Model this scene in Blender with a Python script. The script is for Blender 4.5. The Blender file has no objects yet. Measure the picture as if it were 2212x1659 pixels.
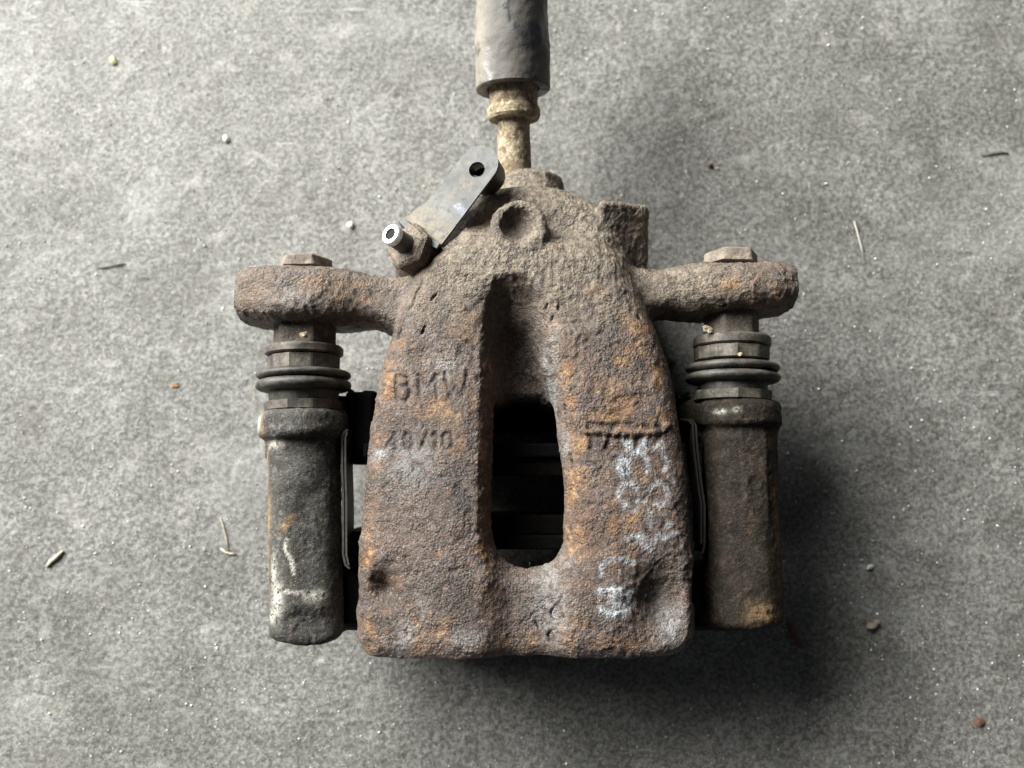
import bpy, math, random
import numpy as np
from math import radians, sin, cos, pi
from mathutils import Vector, Euler

sc = bpy.context.scene
# ------------------------------------------------------------------ camera
CAM_H, TILT, FPX, CX, CY = 335.0, radians(7.0), 1609.0, 1106.0, 829.5   # mm, rad, px of a 2212 px wide frame
CAM = np.array([0.0, -CAM_H*math.tan(TILT), CAM_H])
cd = bpy.data.cameras.new("camera"); cam = bpy.data.objects.new("camera", cd)
sc.collection.objects.link(cam); sc.camera = cam
cam.location = Vector(CAM)*0.001
cam.rotation_euler = (TILT, 0, 0)
cd.sensor_width = 36.0; cd.lens = 36.0*FPX/2212.0
cd.clip_start = 0.01; cd.clip_end = 50.0
cd.dof.use_dof = True; cd.dof.focus_distance = 0.262; cd.dof.aperture_fstop = 7.5

# ------------------------------------------------------------------ light
w = bpy.data.worlds.new("World"); sc.world = w; w.use_nodes = True
bg = w.node_tree.nodes["Background"]
bg.inputs[0].default_value = (0.82, 0.86, 0.95, 1); bg.inputs[1].default_value = 0.055
def area(name, direction, dist, size, power, col, target=(20, 0, 20)):
    l = bpy.data.lights.new(name, 'AREA'); l.shape = 'RECTANGLE'
    l.size, l.size_y = size; l.energy = power; l.color = col
    o = bpy.data.objects.new(name, l); sc.collection.objects.link(o)
    d = Vector(direction).normalized()
    o.location = Vector(target)*0.001 + d*dist
    o.rotation_euler = d.to_track_quat('Z', 'Y').to_euler()
    return o
area("doorway_light", (-0.70, 0.62, 0.50), 2.2, (2.0, 1.05), 228, (1.0, 0.992, 0.945))
sc.view_settings.view_transform = 'Standard'; sc.view_settings.look = 'None'
sc.view_settings.exposure = 0.0; sc.view_settings.gamma = 1.0

# ------------------------------------------------------------------ helpers
def U(px, py, z):
    """pixel of the 2212x1659 frame -> point (mm) at height z"""
    r = np.array([1.0, 0, 0]); u = np.array([0, cos(TILT), sin(TILT)]); f = np.array([0, sin(TILT), -cos(TILT)])
    d = f + r*(px-CX)/FPX + u*(CY-py)/FPX
    t = (z-CAM[2])/d[2]
    return CAM + d*t

def hash3(ix, iy, iz, seed):
    h = (ix.astype(np.int64)*374761393 + iy.astype(np.int64)*668265263 + iz.astype(np.int64)*2147483647 + seed*144665) & 0xffffffff
    h = ((h ^ (h >> 13))*1274126177) & 0xffffffff
    h = ((h ^ (h >> 16))*2246822519) & 0xffffffff
    return ((h ^ (h >> 15)) & 0xffffff).astype(np.float32)/float(0xffffff)
def vnoise(p, period, seed=0):
    q = p/period + 1000.0
    i = np.floor(q).astype(np.int64); f = (q-i).astype(np.float32); f = f*f*f*(f*(f*6-15)+10)
    out = 0
    for dx in (0, 1):
        wx = f[:, 0] if dx else 1-f[:, 0]
        for dy in (0, 1):
            wy = f[:, 1] if dy else 1-f[:, 1]
            for dz in (0, 1):
                wz = f[:, 2] if dz else 1-f[:, 2]
                out = out + wx*wy*wz*hash3(i[:, 0]+dx, i[:, 1]+dy, i[:, 2]+dz, seed)
    return out*2-1
def fbm(p, period, octs, seed=0, gain=0.5):
    s = 0; a = 1; t = 0
    for k in range(octs):
        s = s + a*vnoise(p, period/2**k, seed+k*17); t += a; a *= gain
    return s/t
def sstep(a, b, x):
    t = np.clip((x-a)/(b-a), 0, 1); return t*t*(3-2*t)
def smin(a, b, k):
    h = np.maximum(k-np.abs(a-b), 0)/k
    return np.minimum(a, b)-h*h*k*0.25
def smax(a, b, k): return -smin(-a, -b, k)
def polysdf(x, y, P):
    d = np.full(x.shape, 1e9); s = np.ones(x.shape)
    n = len(P)
    for i in range(n):
        ax, ay = P[i]; bx, by = P[i-1]
        ex, ey = bx-ax, by-ay; wx, wy = x-ax, y-ay
        t = np.clip((wx*ex+wy*ey)/(ex*ex+ey*ey), 0, 1)
        d = np.minimum(d, (wx-ex*t)**2+(wy-ey*t)**2)
        c1 = y >= ay; c2 = y < by; c3 = ex*wy > ey*wx
        flip = (c1 & c2 & c3) | (~c1 & ~c2 & ~c3)
        s = np.where(flip, -s, s)
    return s*np.sqrt(d)
def segdist(x, y, pts):
    d = np.full(x.shape, 1e9)
    for (ax, ay), (bx, by) in zip(pts[:-1], pts[1:]):
        ex, ey = bx-ax, by-ay
        t = np.clip(((x-ax)*ex+(y-ay)*ey)/(ex*ex+ey*ey+1e-9), 0, 1)
        d = np.minimum(d, (x-ax-ex*t)**2+(y-ay-ey*t)**2)
    return np.sqrt(d)
def box(x, y, z, c, h, r=0.0):
    qx = np.abs(x-c[0])-h[0]+r; qy = np.abs(y-c[1])-h[1]+r; qz = np.abs(z-c[2])-h[2]+r
    return np.sqrt(np.maximum(qx, 0)**2+np.maximum(qy, 0)**2+np.maximum(qz, 0)**2)+np.minimum(np.maximum(qx, np.maximum(qy, qz)), 0)-r
def cyl(x, y, z, a, b, ra, rb=None, rnd=0.0):
    """capped (cone) cylinder from a to b"""
    a = np.array(a, float); b = np.array(b, float); rb = ra if rb is None else rb
    ax = b-a; L = np.linalg.norm(ax); ax /= L
    px, py, pz = x-a[0], y-a[1], z-a[2]
    t = px*ax[0]+py*ax[1]+pz*ax[2]
    rr = np.sqrt(np.maximum(px*px+py*py+pz*pz-t*t, 0))
    R = ra+(rb-ra)*np.clip(t/L, 0, 1)
    qx = rr-R+rnd; qy = np.abs(t-L/2)-L/2+rnd
    return np.sqrt(np.maximum(qx, 0)**2+np.maximum(qy, 0)**2)+np.minimum(np.maximum(qx, qy), 0)-rnd

def surface(fn, lo, hi, h):
    """sparse sampling + naive surface nets -> verts (mm), quads"""
    B = 8
    lo = np.array(lo, float); n = np.ceil((np.array(hi)-lo)/h/B).astype(int)
    N = n*B
    bi = np.stack(np.meshgrid(*[np.arange(k) for k in n], indexing='ij'), -1).reshape(-1, 3)
    c = lo+(bi*B+(B-1)/2)*h
    d = fn(c[:, 0], c[:, 1], c[:, 2]).astype(np.float32)
    act = np.abs(d) < B*h*0.87*1.5+1.0
    F = np.repeat(np.repeat(np.repeat(d.reshape(n), B, 0), B, 1), B, 2)
    ab = bi[act]
    o = np.stack(np.meshgrid(*[np.arange(B)]*3, indexing='ij'), -1).reshape(-1, 3)
    for s in range(0, len(ab), 2000):
        idx = (ab[s:s+2000, None, :]*B+o[None]).reshape(-1, 3)
        p = lo+idx*h
        F[idx[:, 0], idx[:, 1], idx[:, 2]] = fn(p[:, 0], p[:, 1], p[:, 2])
    S = F < 0
    cnt = np.zeros(np.array(N)-1, np.int8)
    sl = [slice(0, -1), slice(1, None)]
    for i in (0, 1):
        for j in (0, 1):
            for k in (0, 1):
                cnt += S[sl[i], sl[j], sl[k]]
    cells = np.argwhere((cnt > 0) & (cnt < 8))
    vid = np.full(cnt.shape, -1, np.int32); vid[cells[:, 0], cells[:, 1], cells[:, 2]] = np.arange(len(cells))
    acc = np.zeros((len(cells), 3)); m = np.zeros(len(cells))
    corners = [(i, j, k) for i in (0, 1) for j in (0, 1) for k in (0, 1)]
    val = {q: F[cells[:, 0]+q[0], cells[:, 1]+q[1], cells[:, 2]+q[2]] for q in corners}
    for q in corners:
        for ax in range(3):
            if q[ax]: continue
            r = list(q); r[ax] = 1; r = tuple(r)
            a, b = val[q], val[r]; cr = (a < 0) != (b < 0)
            t = np.where(cr, a/np.where(cr, a-b, 1), 0)
            P = np.array(q, float)[None].repeat(len(cells), 0); P[:, ax] = t
            acc += P*cr[:, None]; m += cr
    V = lo+(cells+acc/m[:, None])*h
    quads = []
    for ax in range(3):
        s0 = [slice(None)]*3; s1 = [slice(None)]*3; s0[ax] = slice(0, -1); s1[ax] = slice(1, None)
        e = np.argwhere(S[tuple(s0)] != S[tuple(s1)])
        u_, v_ = (ax+1) % 3, (ax+2) % 3
        e = e[(e[:, u_] > 0) & (e[:, v_] > 0) & (e[:, u_] < N[u_]-1) & (e[:, v_] < N[v_]-1)]
        def cid(du, dv):
            c_ = e.copy(); c_[:, u_] -= du; c_[:, v_] -= dv
            return vid[c_[:, 0], c_[:, 1], c_[:, 2]]
        Q = np.stack([cid(1, 1), cid(0, 1), cid(0, 0), cid(1, 0)], 1)
        inside0 = S[e[:, 0], e[:, 1], e[:, 2]]
        Q[~inside0] = Q[~inside0][:, ::-1]
        quads.append(Q[(Q >= 0).all(1)])
    return V, np.concatenate(quads)

def mesh_obj(name, V, F, mat, parent=None, attrs=None, smooth=True):
    me = bpy.data.meshes.new(name)
    V = np.asarray(V, np.float32)*0.001
    if isinstance(F, np.ndarray):
        me.vertices.add(len(V)); me.vertices.foreach_set('co', V.ravel())
        k = F.shape[1]
        me.loops.add(F.size); me.loops.foreach_set('vertex_index', F.ravel().astype(np.int32))
        me.polygons.add(len(F)); me.polygons.foreach_set('loop_start', np.arange(0, F.size, k, dtype=np.int32))
        me.update(calc_edges=True)
    else:
        me.from_pydata([tuple(map(float, v)) for v in V], [], F); me.update()
    me.polygons.foreach_set('use_smooth', np.full(len(me.polygons), smooth))
    for k, a in (attrs or {}).items():
        at = me.attributes.new(k, 'FLOAT', 'POINT'); at.data.foreach_set('value', np.asarray(a, np.float32))
    me.materials.append(mat); me.validate()
    o = bpy.data.objects.new(name, me); sc.collection.objects.link(o)
    if parent: o.parent = parent
    return o
def vnormals(V, F):
    a, b, c, d = (V[F[:, i]] for i in range(4))
    fn = np.cross(c-a, d-b)
    n = np.zeros_like(V)
    for i in range(4): 
        for k in range(3): n[:, k] += np.bincount(F[:, i], fn[:, k], len(V))
    return n/np.maximum(np.linalg.norm(n, axis=1, keepdims=True), 1e-9)

def frame(axis):
    a = np.array(axis, float); a /= np.linalg.norm(a)
    ref = np.array([0, 0, 1.0]) if abs(a[2]) < 0.9 else np.array([1.0, 0, 0])
    u = np.cross(ref, a); u /= np.linalg.norm(u); v = np.cross(a, u)
    return a, u, v
def lathe(name, A, axis, prof, mat, parent, seg=72, smooth=True, rough=0.0, seed=0, phase=0.0, attrs=None, closed=False, star=None):
    a, u, v = frame(axis)
    prof = list(prof)
    V = []; F = []
    for (t, r) in prof:
        for k in range(seg):
            th = 2*pi*k/seg+phase
            rr = r*(star(th, t) if star else 1.0)
            V.append(np.array(A)+a*t+(u*cos(th)+v*sin(th))*rr)
    V = np.array(V)
    n = len(prof)
    rng = range(n) if closed else range(n-1)
    for i in rng:
        j = (i+1) % n
        for k in range(seg):
            k2 = (k+1) % seg
            F.append((i*seg+k, i*seg+k2, j*seg+k2, j*seg+k))
    if not closed:
        F.append(tuple(range(seg))[::-1]); F.append(tuple((n-1)*seg+k for k in range(seg)))
    if rough:
        c = np.array(A)+np.outer((V-np.array(A)) @ a, a)
        rad = V-c; L = np.linalg.norm(rad, axis=1, keepdims=True); rad /= np.maximum(L, 1e-6)
        V = V+rad*((fbm(V, 5, 3, seed)*rough)+(fbm(V, 1.2, 2, seed+5)*rough*0.5))[:, None]
    o = mesh_obj(name, V, F, mat, parent, attrs, smooth)
    if smooth: o.data.set_sharp_from_angle(angle=radians(32))
    return o
def densify(prof, step):
    out = [prof[0]]
    for (t0, r0), (t1, r1) in zip(prof[:-1], prof[1:]):
        L = math.hypot(t1-t0, r1-r0); k = max(1, int(L/step))
        for i in range(1, k+1): out.append((t0+(t1-t0)*i/k, r0+(r1-r0)*i/k))
    return out
def hexprof(R, n):          # radius factor turning a circle into a rounded n-gon
    def f(th, t):
        s = 2*pi/n; q = (th % s)-s/2
        return min(1.0, cos(pi/n)/cos(q)*1.02)
    return f

# ------------------------------------------------------------------ materials
class NT:
    def __init__(s, name):
        s.m = bpy.data.materials.new(name); s.m.use_nodes = True
        s.t = s.m.node_tree; s.b = s.t.nodes["Principled BSDF"]
        tc = s.t.nodes.new('ShaderNodeTexCoord')
        vm = s.t.nodes.new('ShaderNodeVectorMath'); vm.operation = 'SCALE'; vm.inputs['Scale'].default_value = 1000
        s.t.links.new(tc.outputs['Object'], vm.inputs[0]); s.co = vm.outputs[0]
    def link(s, a, b): s.t.links.new(a, b)
    def noise(s, period, detail=3, rough=0.55, off=0.0, dist=0.0, stretch=None, rot=0.0):
        n = s.t.nodes.new('ShaderNodeTexNoise'); n.inputs['Scale'].default_value = 1.0/period
        n.inputs['Detail'].default_value = detail; n.inputs['Roughness'].default_value = rough
        n.inputs['Distortion'].default_value = dist
        mp = s.t.nodes.new('ShaderNodeMapping'); mp.inputs['Location'].default_value = (off, off*1.7, off*0.3)
        mp.inputs['Rotation'].default_value = (0, 0, rot)
        if stretch: mp.inputs['Scale'].default_value = stretch
        s.link(s.co, mp.inputs[0]); s.link(mp.outputs[0], n.inputs['Vector']); return n.outputs['Fac']
    def voro(s, period, feature='F1', off=0.0):
        n = s.t.nodes.new('ShaderNodeTexVoronoi'); n.feature = feature; n.inputs['Scale'].default_value = 1.0/period
        mp = s.t.nodes.new('ShaderNodeMapping'); mp.inputs['Location'].default_value = (off, off, off)
        s.link(s.co, mp.inputs[0]); s.link(mp.outputs[0], n.inputs['Vector']); return n
    def attr(s, name):
        n = s.t.nodes.new('ShaderNodeAttribute'); n.attribute_name = name; return n.outputs['Fac']
    def ramp(s, x, a, b):       # smoothstep-ish map
        n = s.t.nodes.new('ShaderNodeMapRange'); n.interpolation_type = 'SMOOTHSTEP'
        n.inputs['From Min'].default_value = a; n.inputs['From Max'].default_value = b
        if a > b:
            n.inputs['From Min'].default_value = b; n.inputs['From Max'].default_value = a
            n.inputs['To Min'].default_value = 1; n.inputs['To Max'].default_value = 0
        s.link(x, n.inputs['Value']); return n.outputs[0]
    def math(s, op, a, b=None):
        n = s.t.nodes.new('ShaderNodeMath'); n.operation = op
        for i, q in enumerate((a, b)):
            if q is None: continue
            if isinstance(q, (int, float)): n.inputs[i].default_value = q
            else: s.link(q, n.inputs[i])
        return n.outputs[0]
    def mul(s, a, b): return s.math('MULTIPLY', a, b)
    def add(s, a, b): return s.math('ADD', a, b)
    def mix(s, fac, a, b, mode='MIX'):
        n = s.t.nodes.new('ShaderNodeMix'); n.data_type = 'RGBA'; n.blend_type = mode; n.clamp_factor = True
        for sock, q in ((n.inputs['Factor'], fac), (n.inputs[6], a), (n.inputs[7], b)):
            if isinstance(q, tuple): sock.default_value = (*q, 1)
            elif isinstance(q, (int, float)): sock.default_value = q
            else: s.link(q, sock)
        return n.outputs[2]
    def bump(s, h, dist, prev=None, strength=1.0):
        n = s.t.nodes.new('ShaderNodeBump'); n.inputs['Distance'].default_value = dist*0.001; n.inputs['Strength'].default_value = strength
        s.link(h, n.inputs['Height'])
        if prev is not None: s.link(prev, n.inputs['Normal'])
        return n.outputs[0]
    def out(s, col, rough, nrm=None, metal=0.0, spec=0.5):
        for nm, q in (('Base Color', col), ('Roughness', rough), ('Metallic', metal), ('Specular IOR Level', spec)):
            if isinstance(q, tuple): s.b.inputs[nm].default_value = (*q, 1)
            elif isinstance(q, (int, float)): s.b.inputs[nm].default_value = q
            else: s.link(q, s.b.inputs[nm])
        if nrm is not None: s.link(nrm, s.b.inputs['Normal'])
        return s.m

def mat_rust():
    n = NT("rusty_cast_iron")
    c = n.mix(n.ramp(n.noise(9, 4, off=3), .35, .65), (.054, .035, .026), (.125, .083, .060))
    c = n.mix(n.ramp(n.noise(2.2, 4, .7, off=11), .48, .62), c, (.19, .142, .112))
    c = n.mix(n.mul(n.ramp(n.noise(19, 5, .6, off=211), .40, .60), .95), c, n.mix(1.0, c, (.50, .47, .45), 'MULTIPLY'))
    c = n.mix(n.mul(n.ramp(n.noise(11, 5, .7, off=231), .55, .66), .55), c, (.17, .085, .05))
    c = n.mix(n.mul(n.ramp(n.noise(5, 3, off=29), .56, .68), .55), c, (.175, .135, .138))     # purplish scale
    c = n.mix(n.mul(n.ramp(n.noise(3.4, 4, .65, off=41), .57, .66), .55), c, (.22, .105, .05))   # rust specks
    fk = n.attr('flake')
    c = n.mix(n.mul(fk, .75), c, n.mix(n.ramp(n.noise(1.3, 3, .7, off=33), .4, .6), (.048, .036, .034), (.155, .118, .108)))
    ru = n.mul(n.attr('rust'), n.ramp(n.noise(7, 6, .72, off=51), .42, .60))
    oc = n.mix(n.ramp(n.noise(2.5, 3, off=61), .4, .65), (.24, .105, .04), (.50, .29, .11))
    c = n.mix(n.mul(ru, .82), c, oc)
    gr = n.mul(n.attr('grey'), n.ramp(n.noise(3, 4, .7, off=71), .38, .56))
    c = n.mix(n.mul(gr, .8), c, (.27, .27, .26))
    du = n.mul(n.attr('dust'), n.ramp(n.noise(2.6, 5, .75, off=81), .36, .60))
    c = n.mix(n.mul(du, .85), c, n.mix(n.noise(6, 2, off=5), (.20, .165, .118), (.37, .315, .23)))
    c = n.mix(n.mul(n.attr('dark'), .8), c, (.035, .028, .024))  # mask holds grime plus shade painted into valley and dish
    fine = n.noise(.55, 3, .7, off=91)
    c = n.mix(n.ramp(fine, .58, .70), c, n.mix(.6, c, (.70, .61, .50)))       # pale crystalline specks
    c = n.mix(n.mul(n.ramp(fine, .46, .34), .75), c, (.03, .023, .02))
    ch = n.mul(n.attr('chalk'), n.ramp(n.noise(1.1, 4, .8, off=101), .38, .56))
    c = n.mix(ch, c, (.50, .54, .58))
    gm = n.ramp(n.noise(10, 4, .6, off=301), .38, .60)          # grainy areas against smoother skin
    b = n.bump(n.mul(n.noise(1.6, 4, .65, off=7), n.add(n.mul(gm, .7), .3)), 1.0)
    b = n.bump(n.mul(n.voro(1.0).outputs['Distance'], n.add(n.mul(gm, .8), .15)), -.55, b)
    b = n.bump(fine, .65, b)
    rg = n.ramp(n.noise(.9, 3, .7, off=17), .35, .75)
    r = n.add(n.mul(rg, .45), .36)
    return n.out(c, r, b, 0, .7)
def mat_dusty():      # pale dust caked on iron: hose fitting, pipe
    n = NT("dust_caked_metal")
    c = n.mix(n.ramp(n.noise(4, 4, .7), .35, .65), (.17, .125, .075), (.40, .33, .22))
    c = n.mix(n.ramp(n.noise(2.2, 4, .7, off=9), .50, .66), c, (.56, .50, .39))
    c = n.mix(n.mul(n.ramp(n.noise(3, 4, .7, off=19), .56, .68), .8), c, (.13, .07, .035))
    c = n.mix(n.mul(n.ramp(n.noise(.6, 2, .7, off=39), .42, .30), .6), c, (.06, .045, .03))
    b = n.bump(n.noise(1.3, 4, .7, off=4), .55); b = n.bump(n.noise(.5, 2), .22, b)
    return n.out(c, .85, b, 0, .3)
def mat_iron(name, base, dusty, rustamt, off, spec=.25):
    n = NT(name)
    c = n.mix(n.ramp(n.noise(8, 4, off=off), .35, .7), base, tuple(min(1, q*1.9) for q in base))
    c = n.mix(n.mul(n.ramp(n.noise(3, 5, .75, off=off+7), .50, .68), dusty), c, (.22, .205, .18))
    c = n.mix(n.mul(n.ramp(n.noise(5, 5, .75, off=off+17), .54, .68), rustamt), c, (.17, .105, .06))
    c = n.mix(n.mul(n.attr('rust'), n.ramp(n.noise(2.4, 4, .7, off=off+3), .34, .56)), c, (.36, .225, .105))
    c = n.mix(n.mul(n.attr('chalk'), n.ramp(n.noise(2.2, 5, .8, off=off+5), .40, .54)), c, (.62, .60, .52))
    f = n.noise(.6, 3, .7, off=off)
    c = n.mix(n.mul(n.ramp(f, .62, .74), min(.6, .15+dusty*.7)), c, (.42, .40, .36))
    c = n.mix(n.mul(n.ramp(f, .45, .33), .6), c, (.012, .011, .01))
    c = n.mix(n.mul(n.ramp(n.noise(1.1, 3, .75, off=off+41), .56, .66), dusty*.7), c, (.30, .285, .25))
    b = n.bump(n.noise(1.3, 4, .72, off=off), .6); b = n.bump(f, .32, b)
    return n.out(c, n.add(n.mul(n.noise(2, 3), .35), .50), b, 0, spec)
def mat_rubber():
    n = NT("dusty_black_rubber")
    c = n.mix(n.ramp(n.noise(6, 4, .65), .35, .7), (.028, .027, .025), (.085, .078, .066))
    c = n.mix(n.mul(n.ramp(n.noise(.7, 3, .75, off=8), .58, .72), .6), c, (.28, .26, .22))
    b = n.bump(n.noise(.8, 3, .7), .10)
    return n.out(c, n.add(n.mul(n.noise(3, 3), .3), .40), b, 0, .4)
def mat_band():
    n = NT("worn_steel_band")
    c = n.mix(n.ramp(n.noise(5, 4, .65), .35, .7), (.045, .04, .034), (.14, .125, .10))
    c = n.mix(n.mul(n.ramp(n.noise(1.2, 3, .75, off=8), .55, .72), .6), c, (.25, .22, .18))
    b = n.bump(n.noise(.9, 3, .7), .12)
    return n.out(c, .55, b, .25, .5)
def mat_hose():
    n = NT("dusty_hose_rubber")
    dust = n.ramp(n.noise(9, 4, .6, off=4, stretch=(1, .45, 1)), .36, .56)
    c = n.mix(dust, (.026, .029, .035), (.105, .096, .084))
    c = n.mix(n.mul(n.attr('dust'), n.ramp(n.noise(6, 4, .6, off=2), .3, .5)), c, (.22, .20, .165))
    c = n.mix(n.mul(n.ramp(n.noise(.6, 3, .7, off=8), .60, .74), .3), c, (.25, .24, .21))
    b = n.bump(n.noise(5, 3, .5), .5); b = n.bump(n.noise(.7, 3, .7), .10, b)
    return n.out(c, n.add(n.mul(dust, .42), .30), b, 0, .6)
def mat_plate():
    n = NT("scuffed_grey_zinc_plate")
    c = n.mix(n.ramp(n.noise(12, 4, .6), .3, .7), (.115, .118, .118), (.165, .168, .165))
    c = n.mix(n.mul(n.attr('dust'), n.ramp(n.noise(2.4, 4, .7, off=6), .36, .56)), c, (.23, .20, .15))
    c = n.mix(n.mul(n.attr('chalk'), n.ramp(n.noise(1.0, 3, .7, off=6), .3, .6)), c, (.26, .29, .36))
    c = n.mix(n.mul(n.ramp(n.noise(.5, 2, .7, off=3), .45, .35), .35), c, (.05, .05, .048))
    c = n.mix(n.mul(n.ramp(n.noise(7, 5, .75, off=66), .52, .66), .5), c, (.20, .165, .115))
    c = n.mix(n.mul(n.ramp(n.noise(5, 5, .75, off=86), .56, .66), .55), c, (.055, .052, .048))
    b = n.bump(n.noise(9, 2, .5), .5); b = n.bump(n.noise(.6, 3, .7), .09, b)
    return n.out(c, n.add(n.mul(n.noise(2, 3), .3), .42), b, .25, .4)
def mat_bright():
    n = NT("bright_machined_steel")
    c = n.mix(n.ramp(n.noise(1.5, 3, .6), .35, .65), (.55, .56, .57), (.80, .81, .82))
    return n.out(c, .34, n.bump(n.noise(.4, 2), .04), .75)
def mat_ground():
    n = NT("weathered_grey_concrete")
    g = n.noise(1.9, 5, .78, off=1)
    c = n.mix(n.ramp(g, .38, .62), (.118, .117, .109), (.345, .344, .324))
    big = n.noise(38, 4, .6, off=9)
    c = n.mix(n.ramp(big, .3, .7), n.mix(1.0, c, (.64, .64, .62), 'MULTIPLY'), c)
    c = n.mix(n.mul(n.ramp(n.noise(13, 4, .7, off=19), .52, .72), .35), c, (.50, .49, .465))
    f = n.noise(.75, 3, .75, off=5)
    c = n.mix(n.mul(n.ramp(f, .60, .74), .75), c, (.70, .69, .66))
    c = n.mix(n.mul(n.ramp(f, .44, .32), .8), c, (.085, .08, .07))
    c = n.mix(n.mul(n.ramp(n.noise(3.2, 3, .7, off=25), .44, .32), .75), c, (.085, .084, .076))
    c = n.mix(n.mul(n.ramp(n.noise(22, 5, .65, off=77), .58, .72), .30), c, (.26, .24, .19))    # faint oil/ochre stains
    sm = n.ramp(n.noise(55, 4, .6, off=120, stretch=(.45, 1, 1)), .55, .68)
    c = n.mix(n.mul(sm, .28), c, (.40, .40, .385))                     # smoother, paler worn drifts
    sc1 = n.ramp(n.noise(4.5, 3, .6, off=150, stretch=(.07, 1, 1), rot=.55), .64, .72)
    c = n.mix(n.mul(sc1, n.mul(n.ramp(n.noise(45, 3, off=160), .5, .62), .5)), c, (.50, .50, .48))      # drag scratches
    st = n.ramp(n.noise(70, 5, .65, off=170), .56, .70)
    c = n.mix(n.mul(st, .35), c, (.13, .125, .11))                     # dull oily stains
    v2 = n.voro(2.3, off=8)
    c = n.mix(n.mul(n.ramp(n.add(v2.outputs['Distance'], n.mul(n.noise(3, 2, off=44), .35)), .26, .20), .8), c, (.60, .60, .57))
    v = n.voro(5.5, off=3)
    c = n.mix(n.ramp(n.add(v.outputs['Distance'], n.mul(n.noise(.5, 2), .1)), .12, .08), c, (.62, .62, .60))
    b = n.bump(g, .42); b = n.bump(f, .34, b)
    r = n.add(n.mul(n.ramp(n.noise(.8, 2, .7, off=31), .3, .7), .4), .40)
    return n.out(c, r, b, 0, .5)
def mat_simple(name, col, rough=.7, var=.4, off=0, spec=.5):
    n = NT(name)
    c = n.mix(n.ramp(n.noise(1.5, 4, .7, off=off), .35, .65), tuple(q*(1-var) for q in col), col)
    return n.out(c, rough, n.bump(n.noise(.5, 3), .12), 0, spec)

RUST, DUSTY, RUBBER, BAND, HOSE, PLATE, BRIGHT, GROUND = mat_rust(), mat_dusty(), mat_rubber(), mat_band(), mat_hose(), mat_plate(), mat_bright(), mat_ground()
IRON_L = mat_iron("dark_dusty_iron", (.042, .041, .038), .6, .25, 13)
IRON_R = mat_iron("brown_shaded_iron", (.017, .014, .011), .12, .32, 33, .1)  # base kept darker to paint in the body's shadow on this sleeve
HEXM = mat_iron("rusty_pin_steel", (.07, .06, .05), .6, .6, 53)
BOLTM = mat_iron("pale_rusty_bolt", (.17, .14, .115), .9, .6, 73)
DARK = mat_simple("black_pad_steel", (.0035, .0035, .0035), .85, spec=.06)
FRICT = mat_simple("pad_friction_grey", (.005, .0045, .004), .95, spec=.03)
CLIPM = mat_simple("dark_spring_steel", (.06, .055, .05), .42)
BORE = mat_simple("bore_shade", (.01, .01, .01), .9)  # near-black discs stand in for the shade inside the holes

# ------------------------------------------------------------------ ground
def axis_lines(a, b, step):
    core = np.arange(a, b+step*.5, step)
    g = [core]; q = step
    lo, hi = [], []; x = 0
    while x < 2500:
        q *= 1.35; x += q; lo.append(a-x); hi.append(b+x)
    return np.concatenate([np.array(lo[::-1]), core, np.array(hi)])
gx = axis_lines(-245, 245, .95); gy = axis_lines(-215, 235, .95)
X, Y = np.meshgrid(gx, gy, indexing='ij')
P = np.stack([X.ravel(), Y.ravel(), np.zeros(X.size)], 1)
fade = sstep(330, 240, np.maximum(np.abs(P[:, 0]), np.abs(P[:, 1])))
P[:, 2] = fade*(fbm(P, 70, 2, 5)*.8+fbm(P, 14, 2, 6)*.10+fbm(P, 2.6, 2, 9)*.20) 
pit = vnoise(P, 6, 77); P[:, 2] -= fade*sstep(.82, .95, pit)*.35
nx, ny = len(gx), len(gy)
I = (np.arange(nx-1)[:, None]*ny+np.arange(ny-1)[None]).ravel()
mg = mesh_obj("ground", P, np.stack([I, I+ny, I+ny+1, I+1], 1), GROUND)
mg['kind'] = 'structure'

# ------------------------------------------------------------------ the caliper
root = bpy.data.objects.new("brake_caliper", None); sc.collection.objects.link(root)
root.empty_display_size = .05
root['label'] = "rusty cast-iron brake caliper with dark guide sleeves and rubber hose, lying on concrete"
root['category'] = "brake caliper"

ZP = 50.0        # height of the guide pins
OUT = [U(x, y, 64)[:2] for x, y in [(1010, 505), (930, 560), (893, 600), (868, 665), (838, 745), (815, 830), (797, 920), (785, 1010), (776, 1120), (771, 1220),
        (767, 1330), (770, 1385), (800, 1432), (1110, 1434), (1440, 1428), (1492, 1402), (1506, 1370), (1507, 1280), (1505, 1190), (1492, 1020), (1476, 900), (1450, 800), (1422, 715),
        (1380, 625), (1340, 560), (1270, 520)]]
SLOT = [U(x, y, 66)[:2] for x, y in [(1090, 846), (1176, 846), (1190, 900), (1202, 960), (1210, 1010), (1214, 1060), (1213, 1110), (1203, 1150), (1182, 1184), (1158, 1209), (1136, 1220), (1112, 1212), (1090, 1190), (1072, 1158), (1064, 1115), (1067, 1050), (1073, 980), (1080, 900)]]
def yk(py, z=80): return U(CX, py, z)[1]
def interp(y, tab):     # tab: list of (py, value)
    ys = np.array([yk(p) for p, _ in tab])[::-1]; vs = np.array([v for _, v in tab], float)[::-1]
    return np.interp(y, ys, vs)
def xw(px, z=78): return (px-CX)*(CAM_H-z)/cos(TILT)/FPX
EARL0, EARL1 = U(652, 594, ZP), U(652, 706, ZP)
EARR0, EARR1 = U(1588, 588, ZP), U(1588, 680, ZP)
DOME = U(1143, 592, 38)
BOSS = U(1123, 500, 68); LUG = U(1344, 522, 55)
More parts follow.
